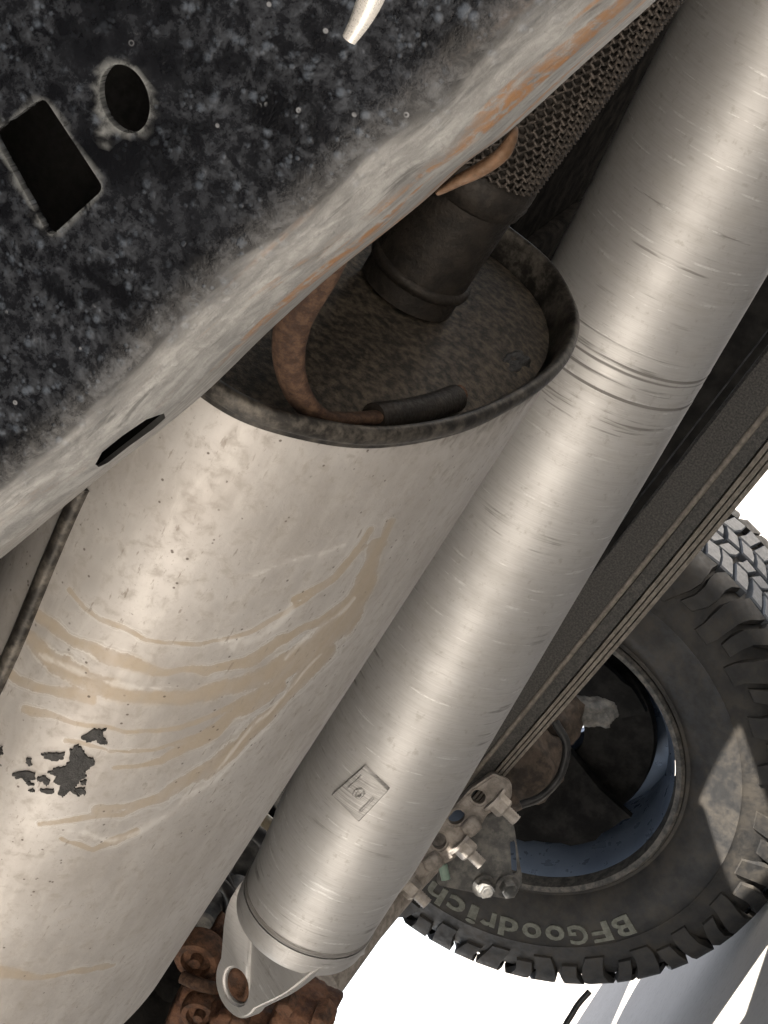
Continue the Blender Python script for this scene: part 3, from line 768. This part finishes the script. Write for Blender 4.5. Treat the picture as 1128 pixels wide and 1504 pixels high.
# balance weight
dsb = BVHTree.FromPolygons([v.co + wloc(ds) for v in tubeo.data.vertices], [tuple(p.vertices) for p in tubeo.data.polygons])
wpx = [(537, 1121), (574, 1157), (528, 1207), (487, 1166)]
def quadgrid(P, n, off):
    out = []
    for i in range(n + 1):
        for j in range(n + 1):
            u, v = i / n, j / n
            x = (P[0][0] * (1 - u) + P[1][0] * u) * (1 - v) + (P[3][0] * (1 - u) + P[2][0] * u) * v
            y = (P[0][1] * (1 - u) + P[1][1] * u) * (1 - v) + (P[3][1] * (1 - u) + P[2][1] * u) * v
            out.append(hit(x, y, dsb, off(u, v)))
    return out
def wof(u, v):
    e = min(u, 1 - u, v, 1 - v); h = .0030 if e > .04 else .0020
    r = math.hypot(u - .47, v - .52)
    if r < .13: h += .0012 if r > .06 else -.0008
    if .16 < u < .22 and .2 < v < .6: h += .0008
    if .78 < u < .84 and .35 < v < .8: h += .0006
    if e < .01: h = -.002
    return h
NQ = 40; V = quadgrid(wpx, NQ, wof)
Fc = [(i * (NQ + 1) + j, i * (NQ + 1) + j + 1, (i + 1) * (NQ + 1) + j + 1, (i + 1) * (NQ + 1) + j) for i in range(NQ) for j in range(NQ)]
o = obj('balance_weight', V, Fc, M['shaft'], ds, uv=[((v - d1).dot(da), (v - d1).dot(dv), 0) for v in V])
set_attr(o, 'grime', np.full(len(V), .45)); autosmooth(o, 40)

# rusty flange / joint behind the yoke ear
yk = thing('universal_joint', 'rusty red-brown universal joint yoke behind the driveshaft end', 'universal joint', at(380, 1500, 1.62))
def lump(name, c, ax, ay, az, mat, parent, amp=.18, fr=2.2, sub=4, seed=0, boxy=.45):
    bm = bmesh.new(); bmesh.ops.create_icosphere(bm, subdivisions=sub, radius=1)
    V = []
    for v in bm.verts:
        q = v.co.copy(); m = max(abs(q.x), abs(q.y), abs(q.z)); q = q * ((1 - boxy) + boxy / m * .85)
        q *= 1 + amp * mn.noise(v.co * fr + Vector((seed, 0, 0))) + amp * .4 * mn.noise(v.co * fr * 3 + Vector((0, seed, 0)))
        V.append(c + ax * q.x + ay * q.y + az * q.z)
    Fc = [tuple(v.index for v in f.verts) for f in bm.faces]; bm.free()
    return obj(name, V, Fc, mat, parent)
ub = at(318, 1462, 1.66)
lump('yoke_arm', at(446, 1492, 1.60), dv * .028, da * .026, dn * .03, M['yoke_rust'], yk, .09, 2.6, seed=3, boxy=.8)
lump('yoke_arm', at(462, 1470, 1.61), dv * .014, da * .012, dn * .02, M['yoke_rust'], yk, .12, 2.2, seed=13, boxy=.7)
lump('cross_body', at(385, 1512, 1.63), dv * .05, da * .026, dn * .03, M['yoke_rust'], yk, .12, 2.5, seed=8, boxy=.7)
lump('flange_yoke', at(300, 1480, 1.68), dv * .030, da * .056, dn * .03, M['yoke_rust'], yk, .08, 2.4, seed=5, boxy=.75)
lump('yoke_web', at(316, 1405, 1.72), dv * .018, da * .05, dn * .02, M['yoke_rust'], yk, .12, 2, seed=6, boxy=.7)
for (px, py, Z) in ((420, 1478, 1.565), (352, 1500, 1.575), (470, 1500, 1.565)):
    c = at(px, py, Z); a_, b_ = frame_of(dn); rr_ = .0085
    hx = lambda q, r_: [c + dn * q + (a_ * math.cos(math.pi * k / 3) + b_ * math.sin(math.pi * k / 3)) * r_ for k in range(6)]
    V = hx(-.02, rr_) + hx(.004, rr_) + hx(.0055, rr_ * .85)
    Fc = [tuple(range(6)), tuple(range(12, 18))] + [(i * 6 + k, i * 6 + (k + 1) % 6, (i + 1) * 6 + (k + 1) % 6, (i + 1) * 6 + k) for i in range(2) for k in range(6)]
    obj('strap_bolt', V, Fc, M['dkrust'], yk, smooth=False)
for (px, py, Z, r) in ((288, 1412, 1.64, .017), (292, 1493, 1.635, .014)):
    c = at(px, py, Z); V, Fc, UV = lathe_data(c, dn, [(-.02, r * 1.25), (-.002, r * 1.25), (.002, r * 1.1), (.002, r * .8), (-.004, r * .75), (-.004, r * .35), (.004, r * .3), (.004, .0002)], 28)
    autosmooth(obj('bearing_cap', V, Fc, M['dkrust'], yk), 40)
tube('retaining_strap', smooth_path([at(268, 1435, 1.635), at(290, 1445, 1.63), at(315, 1452, 1.64)], 5), .006, M['rust'], yk, 10)
# ------------------------------------------------------------------ far frame rail (black, in shade)
fr_ = thing('far_frame_rail', 'far black frame rail in shade between the driveshaft and the leaf spring', 'frame rail', (-.2, 1.75, .52))
Y2 = 1.72
fa0, fb0 = atY(760, 900, Y2), atY(1190, 330, Y2)
fdir = (fb0 - fa0).normalized(); fup = Vector((0, 1, 0)).cross(fdir).normalized()
if fup.z < 0: fup = -fup
fc = (fa0 + fb0) / 2
box('side_web', fc + fup * .05 + fdir * .33, fdir * .5, Vector((0, .03, 0)), fup * .078, M['shield'], fr_, .008)
box('bottom_flange', fc - fup * .03 + Vector((0, .04, 0)) + fdir * .33, fdir * .5, Vector((0, .035, 0)), fup * .006, M['shield'], fr_, .002)

# ------------------------------------------------------------------ leaf spring
ls = thing('leaf_spring', 'dusty black leaf spring pack with thin ribbed leaves along its lower edge', 'leaf spring', atY(900, 890, 2.05))
YS = 2.05
def spring_leaf(name, top, bot, yd, mat, y0=YS, bev=.002):
    "a leaf between two photographed edge lines, real width in Y"
    n = 24; V, Fc = [], []
    for i in range(n + 1):
        t = i / n
        a = atY(top[0][0] * (1 - t) + top[1][0] * t, top[0][1] * (1 - t) + top[1][1] * t, y0)
        b = atY(bot[0][0] * (1 - t) + bot[1][0] * t, bot[0][1] * (1 - t) + bot[1][1] * t, y0)
        sag = Vector((0, 0, -.004 * math.sin(math.pi * t)))
        m = (a - b) * .08
        V += [a + sag + Vector((0, .004, 0)), a - m + sag, b + m + sag, b + sag + Vector((0, .004, 0)), b + sag + Vector((0, yd, 0)), a + sag + Vector((0, yd, 0))]
    for i in range(n):
        for k in range(6):
            k2 = (k + 1) % 6; Fc.append((i * 6 + k, i * 6 + k2, (i + 1) * 6 + k2, (i + 1) * 6 + k))
    Fc += [tuple(range(6)), tuple(n * 6 + k for k in range(6))]
    return autosmooth(obj(name, V, Fc, mat, ls), 30)
# photographed lines in (x at lower end, upper end)
L0 = [(640, 1118), (1190, 426)]
L1 = [(668, 1169), (1190, 524)]
L1b = [(668.4, 1169.6), (1190, 525)]
L2 = [(677, 1190), (1190, 566)]
spring_leaf('leaf', L0, L1, .07, M['spring'])
spring_leaf('leaf', L1b, L2, .07, M['spring'], YS + .001)
q0 = L2
for k in range(3):
    w_lo, w_hi = 4.5, 9.5
    a = [(q0[0][0] + .6, q0[0][1] + .7), (q0[1][0] + .8, q0[1][1] + 1.0)]
    b = [(a[0][0] + w_lo * .62, a[0][1] + w_lo * .75), (a[1][0] + w_hi * .62, a[1][1] + w_hi * .75)]
    spring_leaf('leaf', a, b, .066 - .003 * k, M['tan'], YS + .003 + .002 * k)
    q0 = b
tube('dust_seam', [atY(669.5, 1170.5, YS - .0005), atY(1190, 525, YS - .0005)], [.0032, .0042], M['tan'], ls, 8)

# ------------------------------------------------------------------ wheel and tyre
wc_ = at(777, 1110, 2.91); WY = Vector((0, 1, 0)); RT = .422; WID = .29
# wc_ is the centre of the inner sidewall face; axis +Y goes outwards
wh = thing('rear_wheel', 'muddy off-road tyre with white raised letters on a wheel tinted blue for reflected sky', 'wheel', Vector((wc_.x, wc_.y + .1, wc_.z - RT)))
wx, wz = Vector((1, 0, 0)), Vector((0, 0, 1))
def wp(r, th, y):
    "point on the wheel: radius, angle (0 = up in the photo's tyre frame), depth outward from the inner face"
    return wc_ + wx * (r * math.cos(th)) + wz * (r * math.sin(th)) + WY * y
def wlathe(name, prof, mat, parent, seg=160):
    V, Fc = [], []
    for (r, y) in prof:
        for k in range(seg): V.append(wp(r, 2 * math.pi * k / seg, y))
    for i in range(len(prof) - 1):
        for k in range(seg):
            k2 = (k + 1) % seg; Fc.append((i * seg + k, i * seg + k2, (i + 1) * seg + k2, (i + 1) * seg + k))
    return autosmooth(obj(name, V, Fc, mat, parent), 45)
side = [(.222, .034), (.224, .022), (.231, .012), (.242, .006), (.247, .008), (.252, .004), (.275, -.006), (.300, -.010), (.325, -.010), (.328, -.0125), (.332, -.010), (.350, -.006), (.372, .002), (.392, .016), (.403, .030), (.408, .055)]
full = side + [(.410, .1), (.411, WID / 2)] + [(r, WID - y) for r, y in reversed(side)] 
wlathe('tyre', full, M['rubber'], wh)
# shoulder lugs and tread blocks: one moulded piece of rubber
parts = []; sparts = {True: [], False: []}; NB = 56
def block(poly, r0, r1, ch=.0025):
    "poly in (theta, y)"
    n = len(poly); ct = sum(p[0] for p in poly) / n; cy = sum(p[1] for p in poly) / n
    base = [wp(r0, t, y) for t, y in poly]; mid = [wp(r1 - ch, t, y) for t, y in poly]
    top = [wp(r1, ct + (t - ct) * (1 - ch / .02), cy + (y - cy) * (1 - ch / .02)) for t, y in poly]
    V = base + mid + top; Fc = [tuple(range(2 * n, 3 * n))]
    for i in range(n):
        i2 = (i + 1) % n; Fc += [(i, i2, n + i2, n + i), (n + i, n + i2, 2 * n + i2, 2 * n + i)]
    return V, Fc
dth = 2 * math.pi / NB
rows = [(.060, .106), (.110, .142), (.148, .182), (.186, .232)]
for k in range(NB):
    for ri, (ya, yb) in enumerate(rows if k < 42 else []):
        dth = 2 * math.pi / 42; t0 = (k + .5 * (ri % 2) + .12 * ri + rng.uniform(-.06, .06)) * dth; ya += rng.uniform(-.002, .002); yb += rng.uniform(-.002, .002); sgn = 1 if ri % 2 else -1; h = dth * .43
        ym = (ya + yb) / 2; w_ = (yb - ya)
        sk = sgn * .10 * dth
        A = [(t0 - h + sk, ya), (t0 - .05 * dth + sk, ya - .003), (t0 - .05 * dth, ym - .002), (t0 - .04 * dth - sk, yb - .003), (t0 - h - sk, yb), (t0 - h * 1.12, ym)]
        B = [(t0 + .04 * dth + sk, ya + .002), (t0 + h + sk, ya), (t0 + h * .90, ym), (t0 + h - sk, yb + .002), (t0 + .05 * dth - sk, yb), (t0 + .04 * dth, ym + .002)]
        parts += [block(A, .409, RT + .001), block(B, .409, RT)]
    dth = 2 * math.pi / NB
    # shoulders on both edges wrap down the sidewall
    for inner in (True, False):
        t0 = (k + (.25 if inner else .7)) * dth; long_ = k % 2 == 0; jt = rng.uniform(-.04, .04) * dth; t0 += jt; wj = rng.uniform(.86, 1.04)
        prf = [(RT - .001, .056), (RT - .002, .036), (RT - .006, .020), (.405, .006), (.388, -.002), (.368, -.0045)] + ([(.352, -.009)] if long_ else [])
        V, Fc = [], []
        for j, (r, y) in enumerate(prf):
            q = j / (len(prf) - 1); zg = math.sin(q * 6.5 + k * 1.3) * .13; hw = dth * (.455 - .07 * q - (.10 if not long_ else 0)) * wj; sk = dth * (.55 * q + zg) * (1 if inner else -1)
            din = .014 * (1 - .65 * q)
            yy = y if inner else WID - y
            yi = (y + (din if j > 2 else .0)) if inner else WID - y - (din if j > 2 else 0)
            ri = r - (.009 if j <= 3 else .003)
            V += [wp(r, t0 + sk - hw, yy), wp(r, t0 + sk + hw, yy), wp(ri, t0 + sk + hw * 1.12, yi), wp(ri, t0 + sk - hw * 1.12, yi)]
        for j in range(len(prf) - 1):
            for c in range(4):
                c2 = (c + 1) % 4; Fc.append((j * 4 + c, j * 4 + c2, (j + 1) * 4 + c2, (j + 1) * 4 + c))
        Fc += [(0, 1, 2, 3), tuple((len(prf) - 1) * 4 + c for c in range(4))]
        sparts[inner].append((V, Fc))
for q_ in (True, False):
    V, Fc = merge(sparts[q_]); autosmooth(obj('shoulder_lugs', V, Fc, M['rubber'], wh), 30)
V, Fc = merge(parts)
autosmooth(obj('tread', V, Fc, M['tread'], wh), 30)
# rim
wlathe('wheel_rim', [(.238, .012), (.240, .004), (.236, -.002), (.228, .000), (.224, .012), (.221, .026)], M['wheel_lip'], wh)
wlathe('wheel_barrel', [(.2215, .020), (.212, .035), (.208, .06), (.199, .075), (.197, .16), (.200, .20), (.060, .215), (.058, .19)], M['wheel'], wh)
# raised letters
def letter_mesh(ch):
    cu = bpy.data.curves.new('t', 'FONT'); cu.body = ch; cu.size = 1; cu.extrude = .0; cu.offset = .022; cu.resolution_u = 3
    o = bpy.data.objects.new('t', cu); COL.objects.link(o)
    dg = bpy.context.evaluated_depsgraph_get(); me = bpy.data.meshes.new_from_object(o.evaluated_get(dg))
    bpy.data.objects.remove(o); V = [v.co.copy() for v in me.vertices]; Fc = [tuple(p.vertices) for p in me.polygons]
    return V, Fc
word = 'BFGoodrich'
px0 = math.atan2
def ang_of(px, py):
    p = atY(px, py, wc_.y - .010) - wc_; return math.atan2(p.dot(wz), p.dot(wx)), math.hypot(p.dot(wz), p.dot(wx))
aB, rB = ang_of(921, 1345); aE, rE = ang_of(601, 1318)
if abs(aE - aB) > math.pi: aE += 2 * math.pi if aE < aB else -2 * math.pi
LR = .290; LH = .034
pitch = (aE - aB) / 9.4
ang = aB
for ci, ch in enumerate(word):
    V, Fc = letter_mesh(ch)
    x0, x1 = min(v.x for v in V), max(v.x for v in V); hgt = .72 if ch.isupper() or ch in 'dh' else .72
    wid = {'i': .42, 'r': .62, 'c': .78}.get(ch, .82)
    hh = LH if ch not in 'orc' else LH * .78
    ylo, yhi = min(v.y for v in V), max(v.y for v in V)
    out = []
    for lift in (.0022, -.003):
        for v in V:
            u = (v.x - x0) / (x1 - x0) * wid; q = (v.y - ylo) / (yhi - ylo)
            r = LR + q * hh; a = ang + pitch * u
            ysurf = float(np.interp(r, [p[0] for p in side[3:13]], [p[1] for p in side[3:13]]))
            out.append(wp(r, a, ysurf - lift))
    n = len(V); F2 = list(Fc)
    ec_ = {}
    for f in Fc:
        for i in range(len(f)):
            e = (f[i], f[(i + 1) % len(f)]); ec_[tuple(sorted(e))] = ec_.get(tuple(sorted(e)), 0) + 1
    for (a_, b_), c_ in ec_.items():
        if c_ == 1: F2.append((a_, b_, b_ + n, a_ + n))
    obj('raised_letter', out, F2, M['letter'], wh, smooth=False)
    ang += pitch * (wid + .17)
# brake assembly inside the wheel
bk = thing('brake_assembly', 'dark brake shield with a brown caliper inside the wheel', 'brake', wc_ + WY * .06)
V, Fc = [], []
NS = 64
for k in range(NS + 1):
    a = math.radians(-40 + 300 * k / NS)
    ro = .178 + (.006 if k % 8 < 4 else 0)
    V += [wp(.05, a, .085), wp(.12, a, .055), wp(ro, a, .050), wp(ro, a, .062), wp(.12, a, .070), wp(.05, a, .10)]
for k in range(NS):
    for c in range(6):
        c2 = (c + 1) % 6; Fc.append((k * 6 + c, k * 6 + c2, (k + 1) * 6 + c2, (k + 1) * 6 + c))
Fc += [tuple(range(6)), tuple(NS * 6 + c for c in range(6))]
autosmooth(obj('dust_shield', V, Fc, M['shield'], bk), 30)
wlathe('brake_disc', [(.06, .10), (.17, .10), (.172, .104), (.172, .118), (.17, .122), (.06, .122)], M['shield'], bk)
lump('caliper', at(800, 1062, 2.72), Vector((.055, 0, 0)), Vector((0, .05, 0)), Vector((0, 0, .05)), M['brown'], bk, .2, 2.4, seed=2)
lump('caliper_bracket', at(868, 1045, 2.74), cv(.038, -.004, 0), Vector((0, .02, 0)), cv(0, .020, 0), M['plate'], bk, .25, 2.6, seed=4)
lump('knuckle', at(770, 1120, 2.66), cv(.05, .02, 0), Vector((0, .05, 0)), cv(-.02, .055, 0), M['brown'], bk, .22, 2.2, seed=9)
tube('brake_hose', smooth_path([at(815, 1060, 2.6), at(832, 1095, 2.6), at(822, 1140, 2.6), at(795, 1170, 2.6), at(765, 1182, 2.6)], 8), .006, M['hose'], bk, 10)

# ------------------------------------------------------------------ spring clamp with U-bolt nuts
sc = thing('spring_clamp', 'dusty cast clamp with plated bolts and a grey slotted plate below the leaf spring', 'spring clamp', at(690, 1230, 2.42))
ZC = 2.40
bd = (at(745, 1152, ZC) - at(596, 1272, ZC)).normalized(); bn = bd.cross(cv(0, 0, 1)).normalized()
if (R.transposed() @ bn).y > 0: bn = -bn                # downwards-right in the photo
bz = cv(0, 0, 1)
def pxm(p): return p / FOC * ZC
# cast bar with lightening holes
def plate_with_holes(name, outline, holes, Z, thick, mat, parent, bev=.002):
    bm = bmesh.new(); loops = []
    for lp in [outline] + holes:
        vs = [bm.verts.new(at(x, y, Z)) for x, y in lp]; loops += [bm.edges.new((vs[i], vs[(i + 1) % len(vs)])) for i in range(len(vs))]
    bmesh.ops.triangle_fill(bm, use_beauty=True, edges=loops)
    ret = bmesh.ops.extrude_face_region(bm, geom=bm.faces[:])
    for v in ret['geom']:
        if isinstance(v, bmesh.types.BMVert): v.co -= bz * thick
    bmesh.ops.recalc_face_normals(bm, faces=bm.faces)
    if bev: bmesh.ops.bevel(bm, geom=[e for e in bm.edges if len(e.link_faces) == 2 and e.calc_face_angle(0) > .9], offset=bev, segments=2, affect='EDGES')
    bm.verts.index_update()
    V = [v.co.copy() for v in bm.verts]; Fc = [tuple(v.index for v in f.verts) for f in bm.faces]; bm.free()
    return autosmooth(obj(name, V, Fc, mat, parent), 35)
def ell(cx, cy, a, b, ang, n=18):
    ca, sa = math.cos(ang), math.sin(ang)
    return [(cx + a * math.cos(2 * math.pi * k / n) * ca - b * math.sin(2 * math.pi * k / n) * sa, cy + a * math.cos(2 * math.pi * k / n) * sa + b * math.sin(2 * math.pi * k / n) * ca) for k in range(n)]
outl = pxpoly_round([(560, 1290), (628, 1232), (650, 1205), (690, 1160), (725, 1136), (752, 1150), (752, 1172), (738, 1186), (716, 1196), (702, 1222), (680, 1236), (668, 1262), (640, 1276), (612, 1298), (578, 1330), (556, 1330)], 6, 3)
plate_with_holes('cast_bar', [tuple(p) for p in outl], [ell(703, 1171, 11, 10, .6), ell(671, 1201, 13, 10, -.5), ell(645, 1236, 11, 12, .3)], ZC, .03, M['cast'], sc, .003)
def hexbolt(px, py, Z, d, r, L, mat, nm='bolt'):
    c = at(px, py, Z); d = d.normalized(); a, b = frame_of(d)
    hexp = lambda s, q: [c + d * s + (a * math.cos(math.pi * k / 3) + b * math.sin(math.pi * k / 3)) * q for k in range(6)]
    V = hexp(0, r) + hexp(r * 1.1, r) + hexp(r * 1.3, r * .85)
    Fc = [tuple(range(6)), tuple(range(12, 18))] + [(i * 6 + k, i * 6 + (k + 1) % 6, (i + 1) * 6 + (k + 1) % 6, (i + 1) * 6 + k) for i in range(2) for k in range(6)]
    o = obj(nm, V, Fc, mat, sc, smooth=False)
    pts = [c + d * (r * 1.2 + L * t) for t in np.linspace(0, 1, 12)]
    tube('threaded_end', pts, [r * (.58 if i % 2 else .52) for i in range(12)], mat, o, 14)
    V, Fc, UV = lathe_data(c, d, [(-.004, r * .6), (-.004, r * 1.35), (0, r * 1.35), (0, r * .6)], 24); autosmooth(obj('washer', V, Fc, mat, o), 30)
for (px, py) in ((728, 1176), (677, 1240), (597, 1298)):
    hexbolt(px, py, ZC - .004, bn + bd * .12, .0135, .020, M['ubolt'])
for (px, py) in ((692, 1214), (636, 1266)):
    lump('boss', at(px, py, ZC - .006), bd * .014, bn * .012, bz * .012, M['cast'], sc, .15, 2, 3, seed=px)
pl = [tuple(p) for p in pxpoly_round([(650, 1256), (700, 1200), (752, 1192), (768, 1296), (752, 1322), (716, 1316), (640, 1300)], 10, 4)]
plate_with_holes('slotted_plate', pl, [[tuple(p) for p in pxpoly_round([(749, 1236), (757, 1236), (760, 1282), (752, 1284)], 4, 3)]], ZC + .05, .012, M['plate'], sc, .002)
for (px, py) in ((711, 1302), (745, 1302)):
    hexbolt(px, py, ZC + .045, bz + bn * .4, .0115, .004, M['plate'])
tube('paint_mark', [at(650, 1270, ZC + .04), at(655, 1292, ZC + .04)], .006, M['green'], sc, 10)
tube('axle_tube', [at(622, 1238, 2.52), at(578, 1284, 2.46), at(520, 1352, 2.38), at(455, 1440, 2.3)], .040, M['cast'], sc, 28)

# ------------------------------------------------------------------ hoses and wires in the gap below the muffler
def hose(label, pts, r, mat, name='hose', cat='hose', group=None, closed=None):
    p = [at(*q) for q in pts]; o = tube(name, smooth_path(p, 8), r, mat, None, 12)
    c = p[0]; 
    for v in o.data.vertices: v.co -= c
    o.location = c; tag(o, label, cat, group); return o
hose('pale tan metal tube poking out between the muffler and the driveshaft', [(350, 1172, 1.75), (372, 1190, 1.75), (398, 1212, 1.74), (440, 1240, 1.73)], .0065, M['brass'], 'fluid_line', 'tube')
hose('thick black hose curving beside the driveshaft, upper one in the gap', [(300, 1215, 1.8), (340, 1212, 1.78), (372, 1220, 1.78), (400, 1250, 1.8), (420, 1290, 1.8)], .008, M['hose'])
hose('thin black hose crossing the gap below the muffler', [(270, 1300, 1.76), (310, 1292, 1.74), (335, 1310, 1.74), (345, 1350, 1.76), (380, 1400, 1.76)], .006, M['hose'])
hose('black hose looping down towards the rusty joint', [(300, 1260, 1.8), (325, 1285, 1.8), (338, 1330, 1.8), (318, 1375, 1.8), (270, 1410, 1.8)], .007, M['hose'])
hose('grey cable end lying at the lower edge of the muffler', [(244, 1388, 1.72), (256, 1384, 1.71), (268, 1372, 1.71), (276, 1362, 1.73)], .0045, M['plate'], 'cable', 'cable')
ax = thing('axle_housing', 'dark greasy axle housing in the gap behind the driveshaft end', 'axle', at(330, 1300, 2.1))
lump('housing', at(330, 1330, 2.12), dv * .11, da * .22, dn * .05, M['under'], ax, .2, 3, seed=12)
lump('cover', at(352, 1250, 2.02), dv * .05, da * .05, dn * .035, M['plate'], ax, .3, 3.5, seed=14)
lump('breather_block', at(330, 1350, 1.98), dv * .05, da * .04, dn * .03, M['plate'], ax, .3, 3, seed=15)
lump('drain_boss', at(262, 1430, 1.95), dv * .05, da * .05, dn * .03, M['under'], ax, .25, 2.5, seed=16)
lump('lower_arm', at(230, 1540, 2.0), dv * .16, da * .12, dn * .04, M['under'], ax, .2, 2.5, seed=17)
for k in range(5):
    px, py = 300 + 22 * (k % 3), 1240 + 38 * k
    c = at(px, py, 1.93); V, Fc, UV = lathe_data(c, dn, [(-.02, .012), (0, .012), (.003, .009), (.003, .0003)], 18); autosmooth(obj('housing_bolt', V, Fc, M['plate'], ax), 35)
# dark shield left of the muffler
hs = thing('heat_shield', 'dark ridged heat shield left of the muffler below the rail', 'heat shield', at(20, 880, .98))
shp = smooth_path([at(105, 690, 1.0), at(70, 775, 1.0), at(20, 890, 1.02), at(-30, 1000, 1.04), at(-70, 1090, 1.06)], 6)
V, Fc = [], []
for p in shp:
    for (a, b) in ((0, 0), (.006, .012), (.002, .026), (-.006, .034), (-.004, .05), (.004, .058), (.0, .10)): V.append(p + dn * (a * 1.0) - dv * (b - .012))
nn = 7
for i in range(len(shp) - 1):
    for k in range(nn - 1): Fc.append((i * nn + k, i * nn + k + 1, (i + 1) * nn + k + 1, (i + 1) * nn + k))
o = obj('shield_skin', V, Fc, M['rim'], hs)
sol = o.modifiers.new('thick', 'SOLIDIFY'); sol.thickness = .002

st_ = tube('strap', smooth_path([at(866, 1456, 3.0), at(850, 1474, 3.0), at(840, 1490, 3.0), at(828, 1512, 3.0), at(815, 1560, 3.0)], 6), .005, M['hose'], None, 10)
p0_ = at(840, 1490, 3.0)
for v in st_.data.vertices: v.co -= p0_
st_.location = p0_; tag(st_, 'thin dark strap hanging below the bottom edge of the tyre', 'strap')
